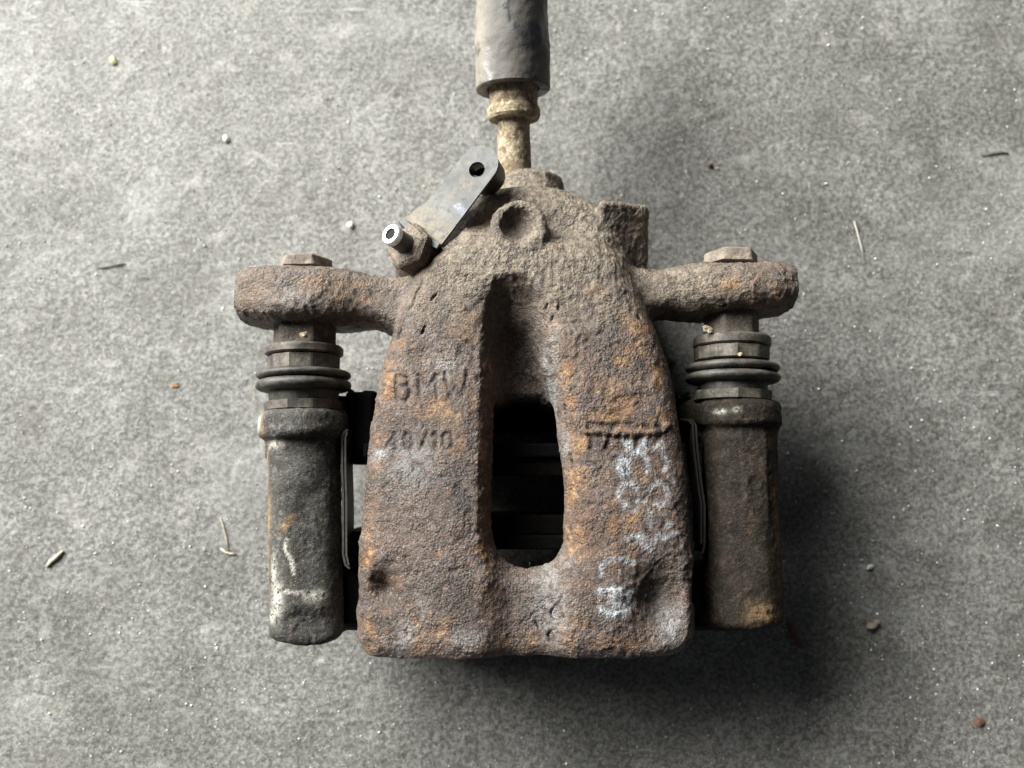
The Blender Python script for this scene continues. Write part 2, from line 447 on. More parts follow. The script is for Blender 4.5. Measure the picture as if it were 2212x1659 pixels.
def body(x, y, z):
    zt = interp(y, [(1440, 74), (1400, 79.5), (1300, 81), (900, 81), (760, 79), (660, 75), (580, 68), (520, 60), (440, 50)])
    zt = zt + .9 - 0.0015*x*x
    cxv = interp(y, [(560, xw(1110)), (700, xw(1113)), (850, xw(1130)), (1000, xw(1139)), (1150, xw(1142)), (1420, xw(1140))])
    hw = interp(y, [(580, 6.5), (620, 9.0), (660, 10.5), (720, 11.8), (850, 14), (1000, 15.8), (1180, 16.5), (1250, 15.5), (1420, 15)])
    dep = interp(y, [(580, 0), (606, 3), (640, 10), (700, 15.5), (850, 21), (1180, 20), (1230, 9), (1270, 5.5), (1430, 5)])
    a = (x-cxv)/hw
    prof = 1-sstep(.28, 1.15, np.abs(a))
    zt = zt-2.2*(1-sstep(.7, 1.9, np.abs(a)))*np.minimum(dep/10, 1)
    zt = zt-dep*prof
    # dimples at the lower corners
    pl = polysdf(x, y, OUT)
    for (px, py, rr, dd) in ((822, 1274, 5.2, 6.0), (1432, 1306, 9.5, 6.5)):
        c = U(px, py, 77); q = ((x-c[0])**2+((y-c[1])*.85)**2)/rr**2
        zt = zt-dd*np.exp(-q*1.3)*sstep(2.5, 7.5, -pl)
    slope = interp(y, [(1440, 0.0), (1380, .02), (900, .04), (500, .12)])
    pl = pl+(z-64)*.04
    d = smax(pl, (z-zt)*.86, 10.5)
    d = np.maximum(d, 1-z)
    # inner cavity
    y0, y1 = yk(1300, 60), yk(870, 60)
    cav = box(x, y, z, (0, (y0+y1)/2, 20), (100, (y1-y0)/2, 42), 4)
    d = smax(d, -cav, 4)
    sl = polysdf(x, y, SLOT)
    d = smax(d, -sl, 3.0)
    # taper below the shoulders: housing is narrower than the bridge at the top
    top = smax(yk(840, 70)-y, 46-z, 4); wide = np.abs(x-DOME[0])-30
    d = smax(d, -smax(-top*0-(46-z)*-1*0-np.minimum(46-z, y-yk(840, 70)), -wide, 4), 4) if False else d
    # piston housing
    h = cyl(x, y, z, (DOME[0], DOME[1], 40), (DOME[0], yk(650, 60), 40), 26, 25, 5)
    h = smin(h, cyl(x, y, z, (DOME[0], DOME[1], 27), (DOME[0], yk(862, 50), 27), 25, 25, 3), 4)
    ex, ey = (x-DOME[0])/1.27, (y-DOME[1])
    er = np.sqrt(ex*ex+ey*ey)
    dm = np.sqrt(np.maximum(er-17.2, 0)**2+(np.maximum(np.abs(z-40)-12.5, 0))**2)-13.5
    dm = dm + (np.exp(-((er-22)/4.5)**2)*-1.2+np.exp(-((er-13)/6.0)**2)*1.3)*sstep(50, 60, z)*sstep(0, 6, ey)
    h = smin(h, dm, 8)
    d = smin(d, h, 7)
    # boss with dish
    bz = BOSS
    b = cyl(x, y, z, (bz[0], bz[1], 48), (bz[0]-.6, bz[1]-.5, 74.8), 11.2, 10.3, 1.9)
    d = smin(d, b, 1.8)
    dish = np.sqrt((x-bz[0]+.6)**2+(y-bz[1]-.1)**2+(z-77.2)**2)-7.0
    d = smax(d, -dish, 1.6)
    # square lug
    cs, sn = cos(radians(-2)), sin(radians(-2))
    lx, ly = x-LUG[0], y-LUG[1]
    lg = box(lx*cs-ly*sn, lx*sn+ly*cs, z, (0, 0, 36), (10.2, 12.3, 33), 2.2)
    cut = ((-(lx))*.72+(-(ly))*.72-10.5)*1.0           # bevelled lower-left corner
    lg = smax(lg, cut, 2)
    cut2 = (lx*.31-ly*.38+(z-60.8)*.86)
    lg = smax(lg, cut2*.97, 3.0)
    d = smin(d, lg, 1.6)
    # back seat of the hose
    s = U(1148, 412, 40)
    d = smin(d, cyl(x, y, z, (s[0], s[1]-16, 40), (s[0], s[1]+5.0, 40), 14.5, 13.0, 2.5), 2)
    # ears
    for (p0, p1, sg, R) in ((EARL0, EARL1, -1, 25.0), (EARR0, EARR1, 1, 24.0)):
        xx = (x-p0[0]+sg*.5)/1.33; zz = (z-ZP)*1.10
        L = (p0[1]-p1[1])/2; yc = (p0[1]+p1[1])/2 - (.0 if sg < 0 else 0)
        tilt = (y-yc) + (x-p0[0])*(-.03 if sg > 0 else .04)
        rr = np.sqrt(xx*xx+zz*zz)-21.5
        qx, qy = rr+7.2, np.abs(tilt)-L+7.2
        e = np.sqrt(np.maximum(qx, 0)**2+np.maximum(qy, 0)**2)+np.minimum(np.maximum(qx, qy), 0)-7.2
        # web to the body
        xa, xb = p0[0]-sg*12, sg*30
        tt = np.clip((x-xa)/(xb-xa), 0, 1)
        hy = 6.6+9.6*tt**1.9; hz = 15-1*tt
        yc2 = yc+1.0-8.0*tt**1.5*(1.0 if sg < 0 else .9)
        wq = np.sqrt(np.maximum(np.abs(y-yc2)-hy+6, 0)**2+np.maximum(np.abs(z-ZP+2)-hz+6, 0)**2)-6 + np.minimum(np.maximum(np.abs(y-yc2)-hy+6, np.abs(z-ZP+2)-hz+6), 0)
        wb = smax(wq, np.abs(x-(xa+xb)/2)-abs(xb-xa)/2, 3)
        e = smin(e, wb, 7)
        d = smin(d, e, 3.0)
    # fitting boss under the bleed screw
    f = U(885, 560, 42)
    d = smin(d, cyl(x, y, z, (f[0]+1, f[1]+1, 20), (f[0], f[1]+3, 50), 9.5, 7.5, 2), 4)
    d = smin(d, box(x, y, z, (f[0]+9, f[1]+3, 38), (12, 10, 12), 4), 5)
    # bolt bores hidden inside the ears are closed by the bolts
    return d

V, Q = surface(body, (-104, -112, -2), (106, 96, 90), .55)
N = vnormals(V, Q)
def Z1(x, y): return ((900+x/4.1475)*.8641, (850+y/4.1475)*.8641)
def Z5(x, y): return ((1480+x/3.318)*.8641, (1080+y/3.318)*.8641)
def ZR(x, y): return ((1420+x/6.9125)*.8641, (1020+y/6.9125)*.8641)
def wp(pts, fn, z=79): return [U(*fn(x, y), z)[:2] for x, y in pts]
def ell(cx, cy, rx, ry, a0=0, a1=360, n=14): return [(cx+rx*cos(radians(a0+(a1-a0)*k/n)), cy+ry*sin(radians(a0+(a1-a0)*k/n))) for k in range(n+1)]
engrave = [   # BMW  40/10
 [(345, 350), (350, 610)], [(350, 455), (480, 450)], [(350, 610), (450, 610), (495, 560), (490, 490), (465, 455)], [(350, 350), (455, 355), (482, 395), (475, 440)],
 [(590, 340), (595, 600)], [(590, 350), (690, 470), (770, 340)], [(772, 340), (777, 590)],
 [(868, 320), (925, 575)], [(925, 575), (985, 460), (1045, 570)], [(1098, 350), (1045, 570)],
 [(330, 960), (255, 1080), (350, 1085)], [(335, 1000), (335, 1130)], ell(475, 1040, 45, 90), [(690, 930), (600, 1130)],
 [(735, 985), (772, 950), (775, 1130)], ell(895, 1040, 52, 92)]
engrave_r = [ [(385, 265), (740, 285)], [(390, 270), (390, 340)], [(800, 360), (835, 265), (1160, 268)], [(1195, 300), (1270, 300)], [(1390, 290), (1450, 320)], [(1620, 280), (1690, 330)],
 [(440, 480), (430, 690)], [(400, 465), (600, 465)], [(770, 470), (700, 690)], [(930, 480), (1020, 650), (1080, 480)], [(1245, 520), (1250, 690)], [(1245, 520), (1390, 480)], [(1500, 520), (1475, 640)], [(1560, 600), (1680, 470)]]
ridge_r = [[(360, 405), (1150, 405)], [(1150, 430), (1330, 380), (1500, 400), (1760, 340), (1830, 250)]]
top = sstep(.35, .7, N[:, 2])*(V[:, 2] > 60)
x, y = V[:, 0], V[:, 1]
amp = 1.0
D = fbm(V, 16, 3, 1)*.28+fbm(V, 4.5, 2, 2)*.16+fbm(V, 1.7, 2, 3)*.20
D += sstep(.30, .65, vnoise(V, 1.7, 91))*.28*sstep(-.3, .3, fbm(V, 15, 2, 92))
# fibrous caked dirt around the top half
dustm = sstep(yk(760), yk(600), y+fbm(V, 20, 2, 41)*10)
txt = np.maximum(np.exp(-(((V[:, 0]-U(930, 840, 79)[0])/15)**4+((V[:, 1]-U(930, 870, 79)[1])/17)**4)), np.exp(-(((V[:, 0]-U(1365, 945, 79)[0])/16)**4+((V[:, 1]-U(1365, 945, 79)[1])/8)**4)))
calm = (1-.85*txt)*(1-.75*dustm)
fl2 = fbm(V, 8, 4, 33, .6); flmask = sstep(-.05, .25, fbm(V, 30, 2, 34))
flake = sstep(.10, .14, fl2)*flmask*(1-.8*txt); D += flake*.34*calm
fl3 = sstep(.16, .20, fbm(V, 4, 3, 36, .6))*(1-.8*txt); D += fl3*.18*calm
pits = sstep(.52, .75, fbm(V, 3.2, 2, 21)); D -= pits*.30
fl = fbm(V, 17, 3, 31); D += (sstep(.12, .16, fl)-.5)*.20+(sstep(.30, .33, fl))*.2
rid = 1-np.abs(fbm(V*np.array([1, .55, 1]), 3.0, 2, 51)); D += dustm*(rid**4)*.34-dustm*.15
eg = np.zeros(len(V)); sel = top > 0
def field(strokes, fn, width, soft, s=sel):
    r = np.zeros(len(V)); jx = x[s]+fbm(V[s], 2.0, 2, 61)*.35; jy = y[s]+fbm(V[s], 2.0, 2, 62)*.35
    m = np.zeros(s.sum())
    for st in strokes: m = np.maximum(m, 1-sstep(width, width+soft, segdist(jx, jy, wp(st, fn))))
    r[s] = m; return r
E = field(engrave, Z1, .32, .65); ER = field(engrave_r, ZR, .45, .8); RR = field(ridge_r, ZR, .5, .9)
wearE = .55+.6*(vnoise(V, 5, 71)*.5+.5)
D = D*(1-.5*np.maximum(E, ER)) - (E*.62+ER*.75)*wearE*top + RR*.7
cracks = [[(908, 598), (893, 620), (880, 650), (868, 668), (862, 690), (850, 722)], [(1190, 1398), (1185, 1385), (1200, 1372)], [(1198, 1350), (1192, 1335), (1200, 1322), (1212, 1312), (1216, 1298)],
          [(1192, 692), (1196, 676), (1206, 668), (1208, 640)], [(1180, 660), (1184, 648)], [(908, 712), (912, 698)], [(1222, 870), (1224, 900), (1230, 930)], [(1060, 905), (1052, 935)], [(1580, 648), (1592, 640)],
          [(1240, 1010), (1236, 980)], [(1385, 668), (1400, 690)], [(930, 640), (938, 628)], [(1165, 1370), (1150, 1340)]]
C = field(cracks, lambda a, b: (a, b), .12, .38)
D -= C*1.3*sstep(-.5, .2, vnoise(V, 2.5, 95))
V = V+N*D[:, None]
def blob(px, py, rx, ry, z=79, ang=0):
    c = U(px, py, z); s = .158
    dx, dy = (V[:, 0]-c[0]), (V[:, 1]-c[1]); ca, sa = cos(radians(ang)), sin(radians(ang))
    u_, v_ = dx*ca+dy*sa, -dx*sa+dy*ca
    return np.exp(-((u_/(rx*s))**2+(v_/(ry*s))**2))
rust = np.zeros(len(V))
for b in [(1010, 690, 30, 40), (860, 745, 25, 30), (830, 830, 22, 60), (815, 960, 20, 60), (1245, 840, 28, 60), (1250, 1070, 30, 90), (1262, 960, 20, 60), (1385, 690, 35, 40, 79, -50), (1440, 810, 20, 60, 79, 15),
          (1245, 1180, 45, 40), (1045, 1000, 16, 150), (1040, 1180, 18, 60), (1052, 1290, 14, 70), (790, 1200, 18, 90), (785, 1390, 20, 40), (890, 1370, 18, 45), (940, 1370, 50, 25), (1240, 1370, 25, 35), (1140, 1400, 30, 20),
          (1375, 1130, 22, 50), (1330, 1160, 12, 70), (980, 955, 25, 20), (905, 900, 30, 20), (830, 1265, 30, 12), (1330, 780, 35, 20), (690, 610, 60, 12, 70), (780, 640, 30, 30, 60), (1590, 610, 60, 18, 72), (1385, 740, 30, 30), (1290, 620, 20, 20),
          (960, 850, 60, 60), (1340, 880, 60, 60), (1200, 700, 14, 60), (1225, 800, 16, 70), (1240, 900, 18, 80), (1055, 800, 12, 90), (850, 780, 18, 40), (1420, 900, 40, 50), (1400, 1050, 30, 40), (1100, 1400, 60, 18), (1340, 1400, 60, 14), (700, 640, 60, 25, 66), (560, 640, 40, 30, 66), (1650, 640, 60, 25, 66)]:
    rust = np.maximum(rust, blob(*b))
grey = np.zeros(len(V))
for b in [(880, 1370, 20, 90, 79, -20), (1470, 1370, 35, 50), (1000, 1392, 45, 20), (1190, 1330, 50, 60), (1190, 1250, 60, 30, 74, 40), (1195, 870, 18, 130, 72), (810, 985, 22, 14), (1445, 1290, 12, 20), (640, 640, 50, 20, 70), (880, 1000, 60, 60), (1200, 735, 14, 45), (1225, 960, 12, 40), (1180, 760, 10, 40), (960, 790, 40, 30)]:
    grey = np.maximum(grey, blob(*b))
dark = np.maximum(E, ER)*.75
dark = np.maximum(dark, np.maximum(C, blob(815, 1275, 30, 28)*.8)); dark = np.maximum(dark, blob(1432, 1300, 52, 58)*.85); dark = np.maximum(dark, blob(1125, 1350, 30, 50)*.5); dark = np.maximum(dark, blob(1112, 740, 34, 100, 62)*.5)  # valley blob mixes brown grime with painted shade from the left ridge
dark = np.maximum(dark, blob(1108, 490, 36, 34, 70)*.75)  # dish of the boss darkened in colour to deepen its shade
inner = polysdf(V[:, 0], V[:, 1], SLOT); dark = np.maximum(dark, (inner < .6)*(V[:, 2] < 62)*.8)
dust = np.clip(sstep(yk(800), yk(530), V[:, 1]+fbm(V, 16, 2, 45)*9), 0, 1)*np.clip(.35+.8*N[:, 2], .15, 1)
dust = np.maximum(dust, sstep(1.5, 9, -(inner*0+polysdf(V[:, 0], V[:, 1], SLOT)))*0)
dust = dust*(.3+.7*sstep(-50, -30, V[:, 0]))*(.35+.65*sstep(82, 66, V[:, 0]))
chalkst = [ell(285, 285, 42, 62), [(300, 70), (345, 140)], [(345, 90), (335, 190), (270, 210)], [(475, 60), (455, 150), (380, 165)], [(470, 200), (500, 250), (490, 320)], [(590, 90), (565, 125)], [(620, 80), (630, 130)], [(640, 190), (680, 260), (640, 310)], [(700, 380), (730, 410)],
  ell(330, 520, 85, 95, 100, 330), ell(345, 600, 60, 50, 20, 150), [(400, 600), (470, 540), (480, 590)], ell(590, 520, 75, 100, 200, 420), [(600, 620), (560, 600)], [(510, 660), (515, 790)], [(640, 810), (690, 790)], [(640, 880), (690, 900), (740, 850)],
  [(350, 895), (450, 885)], [(470, 960), (510, 990), (540, 920), (590, 860), (640, 900)], [(90, 1130), (160, 1075), (260, 1070), (370, 1105)], [(100, 1120), (98, 1210)],
  [(85, 1345), (200, 1330), (300, 1355), (350, 1410), (330, 1470), (250, 1520), (170, 1535), (90, 1500)], [(190, 1350), (190, 1440), (210, 1520)], [(230, 1450), (290, 1490)]]
chalk = field(chalkst, Z5, .35, 1.15)
br = field([chalkst[0], chalkst[1], chalkst[3], chalkst[-3], chalkst[-2], chalkst[-1], chalkst[-7]], Z5, 1.1, 1.6)
chalk = np.clip(chalk*.6+br*.42, 0, 1)
chalk = np.maximum(chalk, np.clip(blob(1460, 1375, 28, 35)*.25, 0, 1)); chalk = np.maximum(chalk, blob(815, 980, 14, 9)*.8)
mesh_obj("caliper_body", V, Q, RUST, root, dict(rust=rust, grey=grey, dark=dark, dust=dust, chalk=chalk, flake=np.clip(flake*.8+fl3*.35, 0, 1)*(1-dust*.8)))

# ---- carrier bracket with the two guide sleeves (two meshes: each side differs in look)
def px_r(w_px, z=ZP): return w_px*(CAM_H-z)/cos(TILT)/FPX
def sleeve(xs, side):
    (xt, yt), (xb, yb), rt, rb, colr, y_c0, y_c1 = xs
    A = U(xt, yt, ZP); Bp = U(xb, yb, ZP-1)
    c0 = U(xt, y_c0, ZP); c1 = U(xt, y_c1, ZP)
    sg = -1 if side == 'l' else 1
    def f(x, y, z):
        d = cyl(x, y, z, A, Bp, px_r(rt), px_r(rb), 4.5)
        # worn flats
        xx = x-(A[0]+(Bp[0]-A[0])*np.clip((A[1]-y)/(A[1]-Bp[1]), 0, 1))
        zz = z-ZP
        t = np.clip((A[1]-y)/(A[1]-Bp[1]), 0, 1)
        if sg < 0:
            fl = zz*.97+xx*.25-(px_r(rt)-(.4+1.8*sstep(.28, .46, t+xx*.012)+1.6*sstep(.82, .9, t)))
        else:
            fl = zz*.98-xx*.2-(px_r(rt)-1.0)
        d = smax(d, fl, 2)
        # end plane slanted
        e = -(y-Bp[1])*.93+(-xx)*.22*(1 if sg < 0 else -.6)+(zz)*.25-2.5
        d = smax(d, e, 3)
        cl = cyl(x, y, z, c0, c1, px_r(colr), px_r(colr)*1.01, 2.8)
        d = smin(d, cl, 2.0)
        if sg < 0: d = smin(d, box(x, y, z, (c1[0]-px_r(colr)+2.3, c1[1]-1, ZP-6), (1.8, 7, 4), 1.5), 2)
        else:
            # raised cast panel with two round marks
            pc = U(1628, 1010, ZP+11)
            bx = box(x, y, z, (pc[0], pc[1], ZP+9.5), (4.6, 20, 3.1), .6); d = smin(d, bx, .8)
            for py_ in (1042, 1080):
                q = U(1628, py_, ZP+12.4); rr_ = np.sqrt((x-q[0])**2+(y-q[1])**2)
                d = smin(d, np.sqrt((rr_-2.8)**2+(z-ZP-12.3)**2)-.75, .5)
            d = smin(d, box(x, y, z, (c1[0]+px_r(colr)-2.0, c1[1]-2, ZP-2), (1.8, 5, 5), 1.5), 2)
        # arm that runs down and in to the cross frame
        xi = sg*61.0
        ar = box(x, y, z, ((A[0]+xi)/2-sg*0, yk(905, 40), 34), (abs(A[0]-xi)/2+3, 8.5, 13), 3)
        ar2 = box(x, y, z, ((Bp[0]+xi)/2, yk(1290, 40), 32), (abs(A[0]-xi)/2+3, 12.0, 13), 3)
        leg = box(x, y, z, (A[0]-sg*5, yk(1110, 40), 16), (7, 42, 16), 3)
        d = smin(d, smin(ar, ar2, 2), 3)
        return d
    return f
fL = sleeve(((657, 895), (664, 1384), 74, 76, 92, 889, 948), 'l')
fR = sleeve(((1594, 870), (1606, 1352), 76, 80, 89, 868, 926), 'r')
BR = []
for nm, fn, lo, hi, mt, sd in (("guide_sleeve", fL, (-98, -112, 0), (-48, 0, 66), IRON_L, 5), ("guide_sleeve", fR, (48, -112, 0), (100, 2, 66), IRON_R, 25)):
    V, Q = surface(fn, lo, hi, .6); N = vnormals(V, Q)
    D = fbm(V, 14, 3, sd)*.25+fbm(V, 3.0, 3, sd+1)*.16+fbm(V, 1.6, 2, sd+2)*.16+sstep(.12, .16, fbm(V, 9, 4, sd+7, .6))*.22
    V = V+N*D[:, None]
    rs = np.zeros(len(V)); ck = np.zeros(len(V))
    if sd == 5:
        for b in [(588, 1010, 7, 120, 48), (588, 1230, 8, 90, 48), (622, 1130, 9, 22, 60, -35), (590, 1120, 10, 60, 50)]: rs = np.maximum(rs, blob(*b)*.9)
        for b in [(608, 1290, 16, 40, 55), (600, 1325, 14, 14, 52), (672, 1290, 18, 12, 62), (692, 1285, 10, 12, 60), (570, 915, 9, 26, 52), (598, 1235, 8, 40, 55), (600, 960, 20, 10, 55)]: ck = np.maximum(ck, blob(*b)*1.0)
        for st in [[(622, 1165), (620, 1185), (630, 1205), (637, 1235)], [(636, 1210), (637, 1238)], [(620, 1276), (655, 1280)]]:
            pts = [U(a, b, 60)[:2] for a, b in st]; ck = np.maximum(ck, (1-sstep(.35, 1.0, segdist(V[:, 0], V[:, 1], pts)))*(V[:, 2] > 50))
    else:
        for b in [(1668, 1150, 10, 150, 52), (1640, 1320, 40, 25, 56)]: rs = np.maximum(rs, blob(*b)*.45)
        for b in [(1560, 888, 12, 6, 64), (1590, 885, 8, 6, 64)]: ck = np.maximum(ck, blob(*b)*.6)
    o = mesh_obj(nm, V, Q, mt, root, dict(rust=rs, chalk=ck))
    o['label'] = "dark dusty guide sleeve with white crust near its closed end" if sd == 5 else "brown guide sleeve, darkened for body shade, with a raised cast panel and two round marks"

# pads and cross frame seen in the slot
def boxmesh(name, c, h, mat, parent, bev=.8, rot=None, taper=None):
    import bmesh
    bm = bmesh.new(); bmesh.ops.create_cube(bm, size=2)
    for v in bm.verts: v.co = Vector((v.co.x*h[0], v.co.y*h[1], v.co.z*h[2]))
    bmesh.ops.bevel(bm, geom=bm.edges[:], offset=bev, segments=2, affect='EDGES', profile=.6)
    if rot is not None:
        for v in bm.verts: v.co = Euler(rot).to_matrix() @ v.co
    for v in bm.verts: v.co = (v.co+Vector(c))*.001
    me = bpy.data.meshes.new(name); bm.to_mesh(me); bm.free(); me.materials.append(mat)
    for p in me.polygons: p.use_smooth = False
    o = bpy.data.objects.new(name, me); sc.collection.objects.link(o); o.parent = parent
    return o
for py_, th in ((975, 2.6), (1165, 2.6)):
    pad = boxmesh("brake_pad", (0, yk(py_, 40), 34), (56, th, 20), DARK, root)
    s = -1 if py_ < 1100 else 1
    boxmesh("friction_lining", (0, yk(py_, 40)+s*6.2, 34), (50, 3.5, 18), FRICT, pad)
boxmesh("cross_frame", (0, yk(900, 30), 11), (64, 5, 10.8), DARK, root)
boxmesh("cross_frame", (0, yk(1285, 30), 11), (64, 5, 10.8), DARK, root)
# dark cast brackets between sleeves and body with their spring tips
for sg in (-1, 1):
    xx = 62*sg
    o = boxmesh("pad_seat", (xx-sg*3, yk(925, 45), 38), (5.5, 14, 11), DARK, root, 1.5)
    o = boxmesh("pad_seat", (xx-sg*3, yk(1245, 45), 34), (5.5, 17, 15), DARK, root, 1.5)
# pad clips: thin folded spring strips
def ribbon(name, pts, width_dir, width, thick, mat, parent):
    """strip following pts (mm), width along width_dir"""
    pts = [np.array(p, float) for p in pts]; wd = np.array(width_dir, float); wd /= np.linalg.norm(wd)
    V = []; F = []
    for i, p in enumerate(pts):
        t = pts[min(i+1, len(pts)-1)]-pts[max(i-1, 0)]; t /= np.linalg.norm(t)
        n = np.cross(t, wd); n /= np.linalg.norm(n)
        for a, b in ((-1, -1), (1, -1), (1, 1), (-1, 1)): V.append(p+wd*a*width/2+n*b*thick/2)
    for i in range(len(pts)-1):
        for k in range(4): F.append((i*4+k, i*4+(k+1) % 4, i*4+4+(k+1) % 4, i*4+4+k))
    F.append((3, 2, 1, 0)); e = (len(pts)-1)*4; F.append((e, e+1, e+2, e+3))
    return mesh_obj(name, V, F, mat, parent, smooth=False)
def clip(side, x0, x1, ya, yb):
    pts = [U(px_, py_, 56) for px_, py_ in ([(x0+12, ya), (x0+4, ya+5), (x0, ya+18), (x0, (ya+yb)/2-60), (x1, (ya+yb)/2), (x1, yb-30), (x1+5, yb-8), (x1+14, yb)] if side < 0 else
           [(x0-38, ya-3), (x0-12, ya), (x0-3, ya+10), (x0, ya+60), (x0+8, ya+130), (x1, (ya+yb)/2+40), (x1, yb-20), (x1-4, yb)])]
    for i, p in enumerate(pts): p[2] = 50
    o = ribbon("pad_clip", pts, (0, 0, 1), 12, .75, CLIPM, root)
    pts2 = [p+np.array([-side*1.3, 0, .6]) for p in pts[1:-1]]
    ribbon("clip_leaf", pts2, (0, 0, 1), 12, .7, CLIPM, o)
clip(-1, 739, 741, 928, 1228); clip(1, 1506, 1522, 908, 1195)
# spring tips above the pad seats
for st in ([(768, 868), (774, 862), (760, 850), (757, 842)], [(806, 880), (790, 868), (782, 856), (792, 849), (812, 850)]):
    ribbon("spring_tip", [U(a, b, 44) for a, b in st], (0, 0, 1), 8, 1.2, DARK, root)
for st in ([(1462, 868), (1470, 860), (1478, 853), (1484, 852)], ):
    ribbon("spring_tip", [U(a, b, 44) for a, b in st], (0, 0, 1), 8, 1.2, DARK, root)

# ---- guide pins and boots
def ypx(py, z=ZP): return U(CX, py, z)[1]
def pin_assembly(xa, ya, xb, yb, rows, seed, bolt):
    A = U(xa, ya, ZP); Bq = U(xb, yb, ZP); ax = (Bq-A)/np.linalg.norm(Bq-A)
    def T(py): return (ypx(py)-A[1])/ax[1]
    # bolt head beyond the ear
    bt = T(bolt[1]); R = px_r(bolt[2])
    o = lathe("bolt_head", A, ax, densify([(T(bolt[0])+.0, R*.80), (T(bolt[0])+1.0, R*.97), (bt, R)], .8), BOLTM, root, 96, True, .5, seed, phase=.30, star=hexprof(R, 6))
    for nm, y0, y1, r, kind in rows:
        t0, t1 = T(y0), T(y1); r = px_r(r)
        if kind == 'hex':
            lathe(nm, A, ax, densify([(t0, r*.96), (t0+.6, r), (t1, r)], .8), HEXM, root, 96, True, .12, seed+3, phase=.2, star=hexprof(r, 6))
        elif kind == 'band':
            h = .8
            n_ = 11
            st = lambda th, t, n_=n_: (min(1.0, cos(pi/n_)/cos((th % (2*pi/n_))-pi/n_)*1.005))*(1+.012*(int(th/(2*pi/n_)) % 2))
            o = lathe(nm, A, ax, [(t0, r*.93), (t0+.3, r), (t1-.4, r*.99), (t1, r*.93)], BAND, root, 110, False, .03, seed+4, star=st)
        elif kind == 'flange':
            lathe(nm, A, ax, densify([(t0, r*.8), (t0+.1, r*.96), (t0+.8, r), (t1-.6, r), (t1, r*.95), (t1, r*.75)], .8), BAND, root, 96, True, .16, seed+5)
        elif kind == 'boot':
            pr = []
            for a, b in r_profile(T, rows_boot[seed]): pr.append((a, b))
            lathe(nm, A, ax, pr, RUBBER, root, 110, True, .22, seed+6)
def r_profile(T, spec):
    pr = []
    for s in spec:
        if s[0] == 'p': pr.append((T(s[1]), px_r(s[2])))
        else:            # bulge: y centre, half height, inner radius, outer radius
            _, yc, hh, ri, ro = s
            tc = T(yc); h = abs(T(yc+hh)-T(yc)); 
            for k in range(15):
                a = pi*k/14; pr.append((tc-h*cos(a), px_r(ri)+(px_r(ro)-px_r(ri))*sin(a)**.75))
    return pr
rows_boot = {
 101: [('p', 798, 62), ('p', 802, 66), ('b', 812, 8.5, 84, 99), ('b', 834, 12, 82, 100), ('p', 848, 74), ('p', 855, 73), ('p', 872, 72), ('p', 884, 68)],
 202: [('p', 783, 62), ('p', 788, 72), ('b', 797, 9, 82, 99), ('b', 818, 10, 82, 100), ('p', 830, 72), ('p', 838, 73), ('p', 855, 73), ('p', 865, 68)]}
pin_assembly(660, 560, 657, 892,
   [("pin_hex", 693, 752, 68, 'hex'), ("boot_flange", 750, 770, 82, 'flange'), ("boot_clamp", 771, 803, 77, 'band'), ("rubber_boot", 798, 884, 0, 'boot'), ("boot_clamp", 868, 889, 82, 'band')], 101, (559, 584, 60))
pin_assembly(1578, 545, 1582, 872,
   [("pin_hex", 672, 735, 60, 'hex'), ("boot_flange", 730, 752, 82, 'flange'), ("boot_clamp", 753, 782, 80, 'band'), ("rubber_boot", 783, 865, 0, 'boot'), ("boot_clamp", 846, 868, 83, 'band')], 202, (546, 574, 60))

for nm, px_, py_, zc_, sz, seed in (("crust_flake", 657, 722, 63.5, 1.5, 3), ("crust_flake", 1527, 712, 61, 1.9, 5), ("crust_flake", 1600, 765, 66, .9, 6)):
    V = np.array([[i, j, k] for i in (-1, 1) for j in (-1, 1) for k in (-1, 1)], float)
    import bmesh
    bm = bmesh.new(); bmesh.ops.create_icosphere(bm, subdivisions=2, radius=1)
    vs = np.array([v.co[:] for v in bm.verts]); fs = [tuple(v.index for v in f.verts) for f in bm.faces]; bm.free()
    vs = vs*(1+.6*vnoise(vs+seed, .8, seed))[:, None]*np.array([sz, sz*.7, sz*.5])+U(px_, py_, zc_)
    mesh_obj(nm, vs, fs, DUSTY, root, smooth=False)
# ---- bleed screw
bp = U(843, 505, 79); bd = np.array([-.50, .17, .85]); bd /= np.linalg.norm(bd)
R = px_r(25, 79)
bs = lathe("bleed_screw", bp-bd*13, bd, densify([(0, R*1.05), (4, R*1.02), (5.5, R*.92), (11.8, R*.92)], 1), PLATE, root, 48, True, .06, 7)
tip = lathe("nipple_tip", bp-bd*2.2, bd, [(0, R*.98), (1.7, R*1.0), (2.2, R*.88), (2.2, R*.56), (-0.0, R*.54)], BRIGHT, bs, 48, True, .02, 8, closed=False)
lathe("nipple_shade_disc", bp-bd*1.0, bd, [(0, R*.54), (.5, R*.54)], BORE, bs, 32)
hb = bp-bd*9.0
lathe("bleed_hex", hb-bd*14, bd, densify([(0, 9.0), (13.2, 9.0), (14.5, 7.6)], .9), RUST, root, 72, True, .3, 9, phase=.3, star=hexprof(8, 6))
for nm_, v__ in (('dust', .75), ('rust', .25)):
    me_ = bpy.data.objects['bleed_hex'].data; at_ = me_.attributes.new(nm_, 'FLOAT', 'POINT'); at_.data.foreach_set('value', np.full(len(me_.vertices), v__, np.float32))

